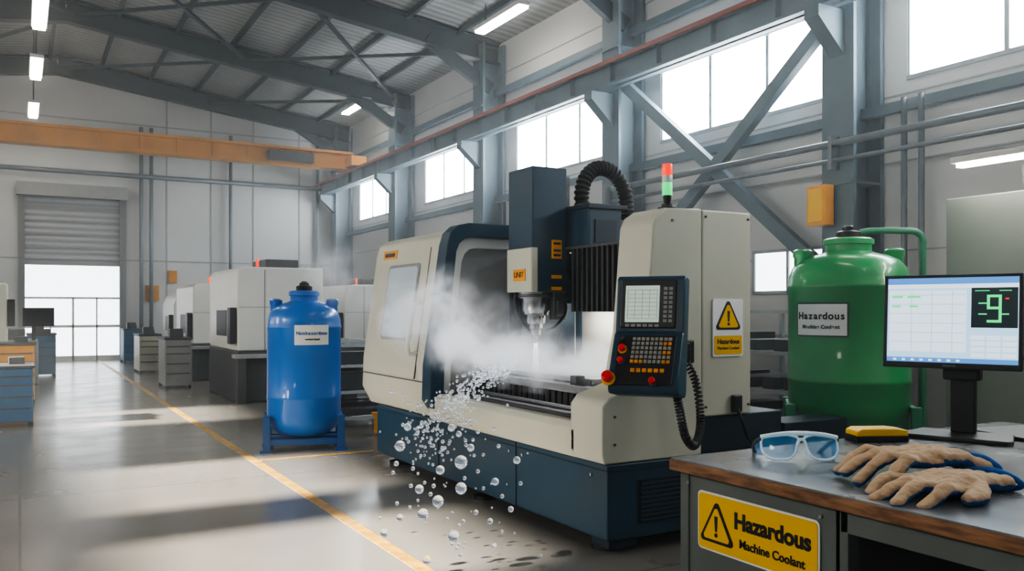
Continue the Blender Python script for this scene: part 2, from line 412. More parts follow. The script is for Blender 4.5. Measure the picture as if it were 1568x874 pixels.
def onface(y,z,o=0):
    x=3.24+(z-1.1)*(.16/1.10)-o
    return (x,y,z)
def facequad(name,y0,y1,z0,z1,o,t,mat,bev=0,r=.05):
    pts=rrect(y1-y0,z1-z0,r,5,(y0+y1)/2,(z0+z1)/2)
    n=len(pts); v=[onface(y,z,o) for y,z in pts]+[onface(y,z,o-t) for y,z in pts]
    f=[tuple(range(n)),tuple(range(2*n-1,n-1,-1))]+[(i,(i+1)%n,n+(i+1)%n,n+i) for i in range(n)]
    return mesh_obj(name,v,f,mat,bev)
facequad('door_window_gasket',7.70,8.50,1.30,2.06,.008,.02,m_grey)
facequad('door_window',7.73,8.47,1.33,2.03,.014,.02,M('door_glass',(.45,.53,.58),.12,noise=.1,nscale=1,emit=(.6,.75,.85),es=.08))
facequad('nameplate',8.35,8.72,2.13,2.22,.006,.02,m_org,r=.01)
facequad('nameplate_text_bar',8.40,8.67,2.155,2.195,.009,.01,m_dgrey,r=.005)
facequad('door_seam',7.5,7.51,.95,2.2,.004,.01,m_dgrey,r=.004)
boxes('enclosure_lower_seam',[(3.224,3.24,7.3,8.93,.93,.936)],m_dgrey)
hp=spath([onface(7.52,1.64,.0),onface(7.52,1.66,.07),onface(7.52,1.58,.1),onface(7.52,1.42,.11),onface(7.52,1.26,.1),onface(7.52,1.18,.07),onface(7.52,1.20,.0)],8)
sweep('door_handle',hp,.02,m_beige2,12)
cp=[(3.27,.60),(3.25,.66),(3.25,.97),(3.30,1.03),(3.52,1.10),(3.60,1.45),(3.665,2.17),(3.70,2.24),(3.78,2.29),(4.09,2.30),(4.09,.60)]
prism('cabinet_front_half',cp,'Y',4.525,4.90,m_beige,.015)
box('cabinet_rear_half',4.095,4.56,4.53,4.98,.86,2.295,m_beige,.015)
box('cabinet_lower_rear',4.09,4.9,4.56,4.95,.60,.86,m_navyd,.01)
boxes('cabinet_screws',[(x,x+.014,4.518,4.53,z,z+.014) for x,z in ((4.12,2.24),(4.52,2.24),(4.12,.92),(4.52,.92),(3.82,2.2),(3.34,.72),(3.34,.9))],m_steeld)
box('cabinet_socket',4.36,4.44,4.49,4.53,.88,1.0,m_black,.008)
sweep('socket_cable',spath([(4.40,4.5,.9),(4.42,4.46,.8),(4.47,4.47,.7),(4.6,4.5,.6)],8),.012,m_rub,8)
box('rear_splash_panel',4.85,4.92,4.9,7.3,.6,1.62,m_beige2,.01)
box('rear_column_left',4.1,4.7,7.0,7.24,.85,2.12,m_navyd,.01)
box('rear_column_right',4.1,4.7,4.9,5.0,.85,2.05,m_navyd,.01)
box('work_light',4.62,4.70,5.2,6.9,1.61,1.62,m_lamp)
box('gantry_beam',4.22,4.62,4.95,7.2,1.66,2.1,m_navyd,.01)
for nm,ya,yb in (('bellows_near',4.96,6.2),('bellows_far',6.66,7.14)):
    n=int((yb-ya)/.036); bl=[]
    for i in range(n):
        y=ya+i*.036; e=.0 if i%2 else .035
        bl.append((4.12-e,4.3,y,y+.030,1.60-e*.4,2.1+e*.6))
    boxes(nm,bl,m_bell,.004)
boxes('bellows_top_edge',[(4.08,4.3,4.95,7.16,2.12,2.14)],m_dgrey)
box('head_column',3.75,4.10,6.23,6.64,1.92,2.82,m_navy,.012)
box('head_column_lower',3.752,4.10,6.232,6.638,1.754,1.95,m_navy,.008)
box('head_front_cover',3.738,3.76,6.225,6.645,1.754,2.13,m_beige,.008)
box('head_side_cover',3.745,3.80,6.222,6.24,1.754,2.13,m_beige,.004)
box('head_nameplate',3.73,3.74,6.32,6.52,1.85,1.95,m_org,.003)
text('head_nameplate_text','UNIT',.07,(3.728,6.42,1.90),-math.pi/2,m_blk)
box('head_warning_plate',3.94,4.04,6.218,6.232,2.04,2.2,m_org,.003)
boxes('head_warning_marks',[(3.955,4.025,6.214,6.22,z,z+.018) for z in (2.06,2.1,2.16)],m_blk)
boxes('head_tags',[(3.94,4.04,6.218,6.232,1.87,1.90),(3.94,4.04,6.218,6.232,1.77,1.80)],m_org,.002)
boxes('head_rear_slide',[(4.10,4.16,6.28,6.6,1.7,2.75)],m_steeld)
box('carriage_block',4.12,4.46,5.93,6.72,2.14,2.47,m_navy,.012)
box('carriage_top_plate',4.10,4.50,5.90,6.75,2.45,2.49,m_navyd,.006)
box('carriage_notch',4.18,4.40,5.92,5.94,2.17,2.36,m_navyd)
sc=(3.90,6.42)
lathe('spindle_nose',[(.15,1.76),(.15,1.70),(.125,1.70),(.125,1.60),(.11,1.58),(.11,1.56),(.085,1.55),(.085,1.50),(.075,1.48),(.06,1.48),(.06,1.44),(.045,1.43),(.045,1.385),(.02,1.38),(.02,1.33),(.012,1.31)],(sc[0],sc[1],0),m_steel,32)
lathe('spindle_ring',[(.155,1.74),(.158,1.73),(.158,1.715),(.155,1.71)],(sc[0],sc[1],0),m_steeld,32)
boxes('probe_arm',[(3.98,4.10,6.25,6.33,1.52,1.76),(4.0,4.06,6.22,6.28,1.55,1.68)],m_dgrey,.008)
sweep('coolant_hose_a',spath([(4.06,6.28,1.75),(4.10,6.24,1.6),(4.02,6.27,1.47),(3.95,6.34,1.42)],8),.012,m_black,8)
sweep('coolant_hose_b',spath([(3.78,6.55,1.76),(3.76,6.55,1.62),(3.82,6.50,1.48),(3.87,6.45,1.42)],8),.012,m_black,8)
for i,dx in enumerate((-.012,.0,.012)):
    cyl('coolant_jet_%d'%i,(sc[0]+dx*.5,sc[1]-dx*.5,1.36),(sc[0]+dx*1.3,sc[1]-dx*1.3,1.10),.007,m_jet,8)
hp=spath([(4.28,6.25,2.47),(4.265,6.25,2.62),(4.31,6.25,2.76),(4.41,6.25,2.845),(4.54,6.25,2.85),(4.66,6.25,2.78),(4.735,6.25,2.65),(4.755,6.25,2.5),(4.75,6.25,2.38)],14)
sweep('corrugated_conduit',hp,lambda i,N:.068 if (i//2)%2 else .056,m_rub,20,smooth=False)
lathe('conduit_collar',[(.08,2.44),(.08,2.52)],(4.28,6.25,0),m_steeld,24)
box('conduit_bracket',4.5,4.86,6.14,6.36,2.30,2.40,m_dgrey,.01)
box('conduit_bracket_leg',4.5,4.6,6.14,6.36,2.1,2.32,m_dgrey,.01)
tx,ty=3.93,4.70
lathe('tower_base',[(.07,2.30),(.07,2.315),(.04,2.325),(.04,2.34)],(tx,ty,0),m_black,24)
lathe('tower_pole',[(.022,2.33),(.03,2.40)],(tx,ty,0),m_black,20)
for nm,a,b,mm in (('tower_green',2.40,2.49,m_tg),('tower_white',2.492,2.54,m_tw),('tower_red',2.542,2.62,m_tr)):
    lathe(nm,[(.034,a),(.036,a+.005),(.036,b-.005),(.034,b)],(tx,ty,0),mm,24)
def tri(name,cx,cz,s,mat,y,th,x_axis=True):
    pts=[]
    for k in range(3):
        a=math.radians(90+120*k)
        for j in range(-3,4):
            b=a+j*math.radians(17); pts.append((cx+s*.80*math.cos(a)+s*.14*math.cos(b), cz+s*.80*math.sin(a)+s*.14*math.sin(b)))
    return prism(name,pts,'Y',y-th,y,mat)
def excl(pref,cx,cz,s,y,mat):
    prism(pref+'_bar',[(cx-.08*s,cz+.42*s),(cx+.08*s,cz+.42*s),(cx+.045*s,cz-.12*s),(cx-.045*s,cz-.12*s)],'Y',y-.002,y,mat)
    c=[(cx+.075*s*math.cos(a),cz-.24*s+.075*s*math.sin(a)) for a in [i*math.pi/8 for i in range(16)]]
    prism(pref+'_dot',c,'Y',y-.002,y,mat)
prism('sign_plate',rrect(.285,.405,.015,4,4.33,1.476),'Y',4.521,4.53,m_wht)
prism('sign_yellow_panel',rrect(.26,.13,.012,4,4.33,1.355),'Y',4.518,4.525,m_yel)
tri('sign_triangle_border',4.33,1.535,.135,m_blk,4.521,.003)
tri('sign_triangle',4.33,1.535,.108,m_yel,4.518,.002)
excl('sign_mark',4.33,1.535,.14,4.516,m_blk)
text('sign_text_a','Hazardous',.048,(4.33,4.517,1.378),0,m_blk,bold=.001)
text('sign_text_b','Machine Coolant',.03,(4.33,4.517,1.333),0,m_blk)

XFp=Matrix.Translation((3.245,4.06,1.10))@Matrix.Rotation(math.radians(-52),4,'Z')@Matrix.Rotation(math.radians(-9),4,'X')
setxf(XFp)
prism('pendant_body',[(-.10,-.01),(-.12,.02),(-.12,.10),(-.02,.36),(.0,.37),(.0,.70),(.02,.72),(.12,.72),(.13,.70),(.13,.02),(.11,-.01)],'X',-.215,.205,m_navy,.012)
box('pendant_screen_bezel',-.185,.155,-.012,.01,.395,.69,m_black,.008)
box('pendant_screen',-.155,.055,-.018,.0,.43,.655,m_lcd,.004)
boxes('pendant_screen_lines',[(-.14,.04,-.0195,-.017,.45+.025*i,.452+.025*i) for i in range(8)]+[(-.14+.045*i,-.138+.045*i,-.0195,-.017,.45,.63) for i in range(5)],m_grey)
boxes('pendant_soft_keys',[(.08+.032*j,.102+.032*j,-.018,.0,.43+.028*i,.448+.028*i) for i in range(8) for j in range(2)],m_grey)
boxes('pendant_soft_keys_row',[(-.15+.036*i,-.125+.036*i,-.018,.0,.402,.418) for i in range(6)],m_grey)
dk=Matrix.Translation((0,-.12,.10))@Matrix.Rotation(-math.atan2(.10,.26),4,'X')
setxf(XFp@dk)
box('pendant_key_deck',-.18,.17,-.008,.01,-.06,.265,m_black,.006)
kb=[];ko=[]
for i in range(6):
    for j in range(9):
        q=(-.09+.027*j,-.07+.027*j,-.016,.0,.075+.03*i,.096+.03*i)
        (ko if (j in (7,8) and i%2==0) or (i==0 and j<3) else kb).append(q)
boxes('pendant_keys',kb,m_key,.002); boxes('pendant_keys_orange',ko,m_keyo,.002)
boxes('pendant_lower_keys',[(-.08+.035*j,-.055+.035*j,-.016,.0,.015,.04) for j in range(6)],m_keyo,.002)
def button(nm,x,z,r,ring,cap,L=.04):
    o=sweep(nm+'_collar',[(x,0,z),(x,-.015,z)],r*1.25,ring,20)
    sweep(nm+'_cap',[(x,-.01,z),(x,-L*.5,z),(x,-L*.55,z),(x,-L,z),(x,-L-.006,z)],lambda i,N:[r*.6,r*.6,r,r,r*.7][i],cap,20)
button('estop',-.205,-.03,.034,m_yel,m_red,.055)
button('estop_b',-.145,.165,.022,m_yel,m_red)
button('knob',-.145,.085,.018,m_steeld,m_red)
button('knob_b',.06,-.045,.02,m_steeld,m_red)
button('knob_c',-.145,.225,.014,m_black,m_steeld)
setxf()
box('pendant_arm_bracket',3.50,3.60,4.15,4.30,1.23,1.42,m_black,.012)
cyl('pendant_arm',(3.42,4.12,1.33),(3.82,4.42,1.33),.028,m_black)
boxes('pendant_arm_mount',[(3.76,3.88,4.36,4.53,1.25,1.40),(3.62,3.74,4.24,4.36,1.27,1.39)],m_black,.01)
path=spath([(3.72,4.30,1.30),(3.80,4.27,1.15),(3.80,4.22,.95),(3.74,4.16,.82),(3.62,4.08,.76),(3.50,4.02,.84),(3.44,4.0,1.0),(3.43,4.02,1.12)],40)
hel=[]
for i,p in enumerate(path):
    t=(path[min(i+1,len(path)-1)]-path[max(i-1,0)]).normalized()
    a=Vector((.6,.8,0)); u=(a-t*a.dot(t)).normalized(); s=t.cross(u)
    for k in range(3):
        ang=(i*3+k)*2*math.pi/15
        q=p+(path[min(i+1,len(path)-1)]-p)*(k/3)
        hel.append(q+(u*math.cos(ang)+s*math.sin(ang))*.021)
sweep('coiled_cable',hel,.0075,m_rub,6)
endgroup()

# ------------------------------------------------ tanks
def patch(name,cx,cy,r,ac,aw,z0,z1,mat):
    v=[];f=[];n=14
    for rr in (r,r-.02):
        for z in (z0,z1):
            for i in range(n+1):
                a=math.radians(ac-aw+2*aw*i/n); v.append((cx+rr*math.cos(a),cy+rr*math.sin(a),z))
    m=n+1
    for i in range(n):
        f+=[(i,i+1,m+i+1,m+i),(2*m+i,3*m+i,3*m+i+1,2*m+i+1),(i,2*m+i,2*m+i+1,i+1),(m+i,m+i+1,3*m+i+1,3*m+i)]
    f+=[(0,m,3*m,2*m),(n,2*m+n,3*m+n,m+n)]
    return mesh_obj(name,v,f,mat)
m_inkb=M('blue_ink',(.02,.12,.4),.5,noise=.02)
def tank(name,cx,cy,zb,R,H,mat,mats,leg_top,lab,ear_dir,rot,pipe=None):
    group(name,(cx,cy,0))
    pf=[(0,0),(.5,.0),(.72,.02),(.88,.06),(.96,.11),(1,.17),(1,.27),(1.012,.275),(1.012,.295),(1,.30),(1,.78),(1.012,.785),(1.012,.80),(1,.805),(.985,.85),(.93,.895),(.82,.935),(.64,.962),(.46,.975),(.38,.985),(.38,1.02),(.42,1.025),(.42,1.05),(.36,1.06),(0.01,1.065)]
    lathe('body',[(a*R if a else .001,b*H) for a,b in pf],(cx,cy,zb),mat,64)
    zt=zb+1.06*H
    lathe('cap',[(.20*R,0),(.22*R,.01),(.22*R,.05),(.17*R,.06),(.09*R,.07),(.09*R,.10),(.06*R,.11)],(cx,cy,zt),m_black,24)
    boxes('cap_handle',[(cx-.13*R,cx+.13*R,cy-.03*R,cy+.03*R,zt+.06,zt+.09)],m_black,.004)
    dx,dy=ear_dir
    for i,s in enumerate((-1,1)):
        ex,ey=cx+s*dx*.76*R,cy+s*dy*.76*R
        lathe('lifting_lug_%d'%i,[(.15*R,.84*H),(.15*R,.95*H),(.17*R,.96*H),(.17*R,.99*H),(.13*R,1.0*H),(.02,1.0*H)],(ex,ey,zb),mat,24)
    setxf(Matrix.Translation((cx,cy,0))@Matrix.Rotation(math.radians(rot),4,'Z'))
    qx=.98*R; qy=.62*R
    legs=[(sx*qx-.04,sx*qx+.04,sy*qy-.04,sy*qy+.04,.02,leg_top) for sx in(-1,1) for sy in (-1,1)]
    boxes('stand_legs',legs,mats,.006)
    boxes('stand_feet',[(a-.03,b+.03,c-.03,d+.03,0,.025) for a,b,c,d,_,_ in legs],mats,.004)
    h=min(zb-.03,leg_top-.1)
    boxes('stand_rails',[(-qx,qx,s*qy-.025,s*qy+.025,h-.05,h+.02) for s in(-1,1)]+[(s*qx-.025,s*qx+.025,-qy,qy,h-.05,h+.02) for s in (-1,1)]+[(s*qx-.025,s*qx+.025,-qy,qy,leg_top-.07,leg_top-.01) for s in (-1,1)]+[(-qx,qx,-.1,.1,h-.04,h+.02)],mats,.005)
    setxf()
    ac,aw,z0,z1,t1,t2,sz=lab
    patch('label_border',cx,cy,R*1.012+.004,ac,aw+1.5,z0-.012,z1+.012,m_dgrey if 'green' in name else m_wht)
    patch('label',cx,cy,R*1.012+.007,ac,aw,z0,z1,m_wht)
    for (t,zz,szz,mt) in ((t1,z0+(z1-z0)*.52,sz,m_blk if 'green' in name else m_inkb),(t2,z0+(z1-z0)*.22,sz*.5,m_dgrey)):
        adv=[]
        for ch in t:
            adv.append({'m':.86,'M':.9,'i':.27,'l':.27,'t':.36,'r':.40,'s':.5,' ':.3,'H':.72,'N':.72,'C':.72}.get(ch,.57)*szz*1.02)
        tot=sum(adv); pos=-tot/2
        for ch,aw_ in zip(t,adv):
            an=math.radians(ac)+(pos+aw_/2)/(R*1.02); pos+=aw_
            if ch!=' ':
                text('label_letter',ch,szz,(cx+(R*1.012+.009)*math.cos(an),cy+(R*1.012+.009)*math.sin(an),zz),an+math.pi/2,mt,bold=.002).data.align_y='BOTTOM_BASELINE'
    if pipe:
        sweep('outlet_pipe',spath(pipe,10),.028,m_greens,14)
        e=pipe[-1]
        lathe('pipe_flange',[(.07,0),(.07,.03),(.03,.04),(.03,.2)],(e[0],e[1],0),m_greens,20)
    endgroup()
tank('blue_coolant_tank',2.88,9.94,.15,.42,1.58,m_blue,m_blues,.40,(266,25,1.22,1.42,'Nonhazardous','coolant liquid',.052),(.95,-.3),-16)
tank('green_hazardous_tank',6.26,5.07,.55,.50,1.58,m_green,m_greens,.80,(193,25,1.39,1.65,'Hazardous','Machine Coolant',.082),(.78,-.62),-45,
     [(6.34,5.02,2.27),(6.45,4.97,2.29),(6.72,4.82,2.29),(6.80,4.78,2.27),(6.84,4.76,2.20),(6.84,4.76,2.0),(6.84,4.76,.2)])

group('control_cabinet',(7.4,3.4,0))
m_cab=M('sage_grey_paint',(.22,.25,.23),.5,noise=.06,nscale=2)
box('body',6.95,7.9,1.6,4.62,.08,2.56,m_cab,.015)
box('plinth',6.98,7.88,1.65,4.6,0,.08,m_dgrey)
boxes('door_seams',[(6.944,6.952,y,y+.01,.1,2.54) for y in (2.6,3.6)],m_dgrey)
boxes('door_handles',[(6.92,6.95,y,y+.03,1.2,1.4) for y in (2.7,3.7)],m_dgrey,.005)
endgroup()
group('tube_work_lamp',(6.8,3.3,2.8))
box('housing',6.74,6.86,1.7,4.45,2.82,2.87,m_dklamp,.01)
boxes('tubes',[(6.76,6.84,1.75,4.4,2.785,2.82)],m_lamp)
boxes('brackets',[(6.79,7.1,y,y+.03,2.84,2.87) for y in (2.2,4.0)]+[(7.07,7.1,y,y+.03,2.56,2.87) for y in (2.2,4.0)],m_dgrey)
endgroup()

# ------------------------------------------------ workbench
m_top=M('worn_bench_top',(.19,.20,.215),.25,noise=.14,nscale=3,rvar=.06,bump=.04)
m_wood=M('worn_wood_edge',(.25,.12,.055),.6,noise=.55,nscale=9,bump=.4,stretch=(1,1,6))
m_bench=M('bench_grey_green',(.125,.145,.135),.5,noise=.1,nscale=3)
group('workbench',(3.2,1.3,0))
DZ=1.0
box('top_slab',2.3,4.6,-.4,2.74,DZ-.05,DZ-.006,m_wood,.004)
box('top_surface',2.306,4.597,-.397,2.734,DZ-.008,DZ,m_top,.002)
box('cabinet_side',2.345,2.37,1.93,2.71,.05,DZ-.05,m_bench,.003)
box('cabinet_shell',2.37,4.5,1.95,2.70,.05,DZ-.055,m_bench)
boxes('frame_rails',[(2.345,2.40,-.35,1.93,DZ-.13,DZ-.05),(2.345,2.40,1.90,1.95,.0,DZ-.05),(2.345,2.40,-.38,-.32,0,DZ-.05),(2.345,2.40,-.35,1.93,.05,.12)],m_bench,.003)
box('corner_post',2.338,2.39,2.665,2.715,0,DZ-.05,m_bench,.004)
box('back_panel',3.2,3.22,-.35,1.93,.05,DZ-.06,m_black)
box('lower_shelf',2.4,3.2,-.35,1.93,.3,.33,m_dgrey)
boxes('far_legs',[(4.44,4.5,-.38,-.32,0,DZ-.05),(4.44,4.5,2.6,2.7,0,DZ-.05)],m_bench)
boxes('drawer_knobs',[(2.335,2.345,2.0,2.012,.90,.912),(2.335,2.345,2.66,2.672,.90,.912)],m_steel)
setxf(Matrix.Translation((2.343,2.31,.775))@Matrix.Rotation(-math.pi/2,4,'Z'))
prism('bench_sign_border',rrect(.60,.228,.02,4),'Y',-.004,.0,m_wht)
prism('bench_sign_plate',rrect(.585,.213,.017,4),'Y',-.007,-.003,m_yel)
tri('bench_sign_triangle',-.19,-.02,.105,m_blk,-.006,.003)
tri('bench_sign_triangle_inner',-.19,-.02,.083,m_yel,-.008,.003)
excl('bench_sign_mark',-.19,-.018,.11,-.0105,m_blk)
text('bench_sign_text','Hazardous',.084,(.085,-.008,.03),0,m_blk,bold=.003)
text('bench_sign_text_b','Machine Coolant',.045,(.085,-.008,-.05),0,m_blk,bold=.001)
setxf()
endgroup()

# monitor
mx,my=3.79,2.47
group('computer_monitor',(mx,my,DZ))
XM=Matrix.Translation((mx+.04,my,0))@Matrix.Rotation(math.radians(-70),4,'Z')
setxf(XM)
base=[(-.22,-.16),(.22,-.16),(.24,-.12),(.20,.12),(-.20,.12),(-.24,-.12)]
prism('base',base,'Z',DZ,DZ+.022,m_black,.006)
box('neck',-.055,.055,.03,.075,DZ+.02,1.42,m_black,.01)
box('neck_hinge',-.08,.08,.0,.07,1.27,1.40,m_black,.01)
XT=XM@Matrix.Translation((-.04,-.01,1.545))@Matrix.Rotation(math.radians(-4),4,'X')
setxf(XT)
W,Hh=.297,.222
box('housing',-W,W,-.005,.035,-Hh,Hh,m_black,.012)
box('rear_bulge',-W*.6,W*.6,.03,.06,-Hh*.6,Hh*.6,m_black,.015)
boxes('bezel',[(-W,W,-.02,.0,Hh-.014,Hh),(-W,W,-.02,.0,-Hh,-Hh+.028),(-W,-W+.014,-.02,.0,-Hh,Hh),(W-.014,W,-.02,.0,-Hh,Hh)],m_black,.004)
def em(n,c,s): return M(n,(c[0]*.1,c[1]*.1,c[2]*.1),.35,emit=c,es=s*1.1,noise=.01)
e_bg=em('screen_pale',(.50,.75,.97),.95); e_hd=em('screen_header',(.12,.36,.85),.8); e_dk=em('screen_dark',(.01,.035,.05),.4)
e_gr=em('screen_green',(.05,.9,.25),1.0); e_rd=em('screen_red',(.9,.05,.03),.8); e_w=em('screen_white',(.74,.87,.98),1.0); e_ln=em('screen_line',(.40,.58,.75),.8)
sx0,sx1,sz0,sz1=-W+.014,W-.014,-Hh+.028,Hh-.014
box('screen',sx0,sx1,-.008,-.004,sz0,sz1,e_bg)
box('screen_header',sx0,sx1,-.0095,-.0075,sz1-.03,sz1,e_hd)
box('screen_toolbar',sx0,sx1,-.0095,-.0075,sz1-.05,sz1-.03,e_w)
box('screen_pane_a',sx0+.01,sx0+.35,-.0095,-.0075,sz0+.05,sz1-.06,e_w)
boxes('screen_rules',[(sx0+.015,sx0+.345,-.011,-.009,sz0+.05+.045*i,sz0+.052+.045*i) for i in range(1,7)]+[(sx0+.11+.09*i,sx0+.112+.09*i,-.011,-.009,sz0+.05,sz1-.06) for i in range(3)],e_ln)
boxes('screen_green_text',[(sx0+.02,sx0+.07,-.012,-.0105,sz1-.095,sz1-.085),(sx0+.09,sx0+.15,-.012,-.0105,sz1-.095,sz1-.085),(sx0+.02,sx0+.06,-.012,-.0105,sz1-.14,sz1-.131),(sx0+.10,sx0+.14,-.012,-.0105,sz1-.14,sz1-.131)],e_gr)
box('screen_footer',sx0,sx1,-.0095,-.0075,sz0,sz0+.022,e_hd)
boxes('screen_footer_icons',[(sx0+.03+.04*i,sx0+.045+.04*i,-.011,-.009,sz0+.006,sz0+.016) for i in range(8)],e_w)
box('screen_dark_pane',sx1-.195,sx1-.005,-.011,-.009,sz1-.235,sz1-.05,e_dk)
cxg,czg=sx1-.10,sz1-.145
boxes('screen_gauge',[(cxg-.03,cxg+.03,-.013,-.011,czg+.05,czg+.062),(cxg-.03,cxg+.03,-.013,-.011,czg-.005,czg+.007),(cxg-.03,cxg+.03,-.013,-.011,czg-.066,czg-.054),(cxg-.03,cxg-.018,-.013,-.011,czg,czg+.055),(cxg+.018,cxg+.03,-.013,-.011,czg-.06,czg+.055),(cxg-.065,cxg-.03,-.013,-.011,czg-.03,czg-.024),(cxg-.065,cxg-.03,-.013,-.011,czg+.02,czg+.026),(cxg+.03,cxg+.06,-.013,-.011,czg-.03,czg-.024),(sx1-.18,sx1-.12,-.013,-.011,sz1-.066,sz1-.062),(sx1-.08,sx1-.03,-.013,-.011,sz1-.066,sz1-.062)],e_gr)
boxes('screen_red_mark',[(cxg+.045,cxg+.06,-.013,-.011,czg+.04,czg+.048)],e_rd)
boxes('screen_table',[(sx1-.195+.065*j,sx1-.138+.065*j,-.011,-.009,sz0+.03+.027*i,sz0+.05+.027*i) for i in range(4) for j in range(3)],e_w)
text('monitor_brand_text','MONITOR',.012,(0,-.0215,-Hh+.014),0,m_grey)
setxf()
sweep('power_cable',spath([(4.0,2.45,1.45),(4.12,2.3,1.35),(4.18,2.2,1.2),(4.15,2.15,1.08),(4.2,2.0,1.02),(4.3,1.8,1.01)],8),.008,m_rub,8)
sweep('video_cable',spath([(4.0,2.42,1.48),(4.2,2.25,1.38),(4.26,2.12,1.2),(4.22,2.1,1.1),(4.3,1.9,1.02)],8),.006,m_rub,8)
prism('dock_tray',[(3.95,2.2),(4.05,2.60),(4.5,2.5),(4.5,1.4),(3.62,1.62)],'Z',DZ,DZ+.018,m_black,.004)
endgroup()
group('yellow_tool_case',(3.42,2.60,DZ))
setxf(Matrix.Translation((3.42,2.61,DZ))@Matrix.Rotation(math.radians(-25),4,'Z'))
box('case_bottom',-.13,.12,-.06,.06,0,.03,m_black,.006)
prism('case_lid',[(-.125,.028),(.115,.028),(.115,.055),(.06,.062),(-.10,.062),(-.125,.05)],'Y',-.062,.058,m_yel,.006)
setxf(); endgroup()

def goggles():
    group('safety_goggles',(2.68,2.42,DZ))
    m_fr=M('clear_blue_frame',(.65,.85,.95),.12,noise=.02,emit=(.5,.75,.95),es=.10,coat=.5)
    m_len=D.materials.new('blue_lens'); m_len.use_nodes=True; p=m_len.node_tree.nodes['Principled BSDF']
    p.inputs['Base Color'].default_value=(.06,.36,.75,1); p.inputs['Roughness'].default_value=.05; p.inputs['Alpha'].default_value=.55; p.inputs['Coat Weight'].default_value=.5
    m_arm=M('dark_temple',(.03,.06,.10),.3,noise=.02)
    setxf(Matrix.Translation((2.69,2.40,DZ+.062))@Matrix.Rotation(math.radians(-33),4,'Z')@Matrix.Rotation(math.radians(-18),4,'X'))
    def P(u,v): return (u, 1.6*u*u, v)
    for sgn in (-1,1):
        out=[(.012,.030),(.05,.044),(.10,.046),(.140,.038),(.150,.008),(.140,-.030),(.108,-.050),(.06,-.052),(.032,-.036),(.018,-.004)]
        pts=spath([(a*sgn,b,0) for a,b in out],6,closed=True)
        pp=[P(q.x,q.y) for q in pts]
        sweep('rim_%d'%(sgn+1),pp,.0055,m_fr,10,closed=True)
        c=Vector((.082*sgn,0)); v=[];f=[];n=len(pts)
        rings=[1,.7,.4,.1]
        for k in rings:
            for q in pts:
                uu=c.x+(q.x-c.x)*k; vv=c.y+(q.y-c.y)*k; a=P(uu,vv); v.append((a[0],a[1]-.008*(1-k*k),a[2]))
        for r in range(len(rings)-1):
            for i in range(n):
                j=(i+1)%n; f.append((r*n+i,r*n+j,(r+1)*n+j,(r+1)*n+i))
        f.append(tuple((len(rings)-1)*n+i for i in range(n)))
        mesh_obj('lens_%d'%(sgn+1),v,f,m_len,smooth=True)
        sh=[(.146*sgn,.035,.034),(.150*sgn,.11,.028),(.148*sgn,.11,-.022),(.143*sgn,.035,-.032)]
        v=[Vector(q) for q in sh]; v2=[q+Vector((.004*sgn,0,0)) for q in v]
        mesh_obj('side_shield_%d'%(sgn+1),v+v2,[(0,1,2,3),(7,6,5,4),(0,1,5,4),(1,2,6,5),(2,3,7,6),(3,0,4,7)],m_len)
        sweep('temple_%d'%(sgn+1),spath([(.148*sgn,.03,.030),(.153*sgn,.07,.033),(.150*sgn,.16,.030),(.138*sgn,.22,.014),(.12*sgn,.25,-.02)],6),.009,m_arm,8)
    sweep('brow_bar',spath([P(u,.040+.010*(1-(u/.15)**2)) for u in (-.150,-.1,-.05,0,.05,.1,.150)],6),.010,m_fr,10)
    sweep('nose_bridge',spath([P(-.018,.0),(-.008,-.004,.022),(.008,-.004,.022),P(.018,.0)],6),.007,m_fr,10)
    sweep('nose_pad_a',spath([P(-.02,-.005),(-.024,.012,-.02),(-.03,.018,-.032)],6),.006,m_fr,8)
    sweep('nose_pad_b',spath([P(.02,-.005),(.024,.012,-.02),(.03,.018,-.032)],6),.006,m_fr,8)
    setxf(); endgroup()
goggles()

# ------------------------------------------------ gloves
def glove_mat():
    m=M('glove_leather_and_blue_knit',(.5,.33,.2),.85,bump=.5,nscale=60)
    nt=m.node_tree; n=nt.nodes; l=nt.links; p=n['Principled BSDF']
    g=n.new('ShaderNodeNewGeometry'); s=n.new('ShaderNodeSeparateXYZ'); l.new(g.outputs['Normal'],s.inputs[0])
    nz=n.new('ShaderNodeTexNoise'); nz.inputs['Scale'].default_value=9
    ad=n.new('ShaderNodeMath'); ad.operation='MULTIPLY_ADD'; l.new(nz.outputs['Fac'],ad.inputs[0]); ad.inputs[1].default_value=.3; l.new(s.outputs['Z'],ad.inputs[2])
    r=n.new('ShaderNodeValToRGB'); r.color_ramp.elements[0].position=.08; r.color_ramp.elements[0].color=(.015,.11,.36,1)
    r.color_ramp.elements[1].position=.12; r.color_ramp.elements[1].color=(.42,.28,.17,1)
    e=r.color_ramp.elements.new(.9); e.color=(.58,.42,.28,1)
    l.new(ad.outputs[0],r.inputs[0]); l.new(r.outputs[0],p.inputs['Base Color'])
    return m
m_glove=glove_mat(); m_bluet=M('blue_knit_trim',(.015,.12,.42),.8,noise=.15,nscale=40,bump=.4)
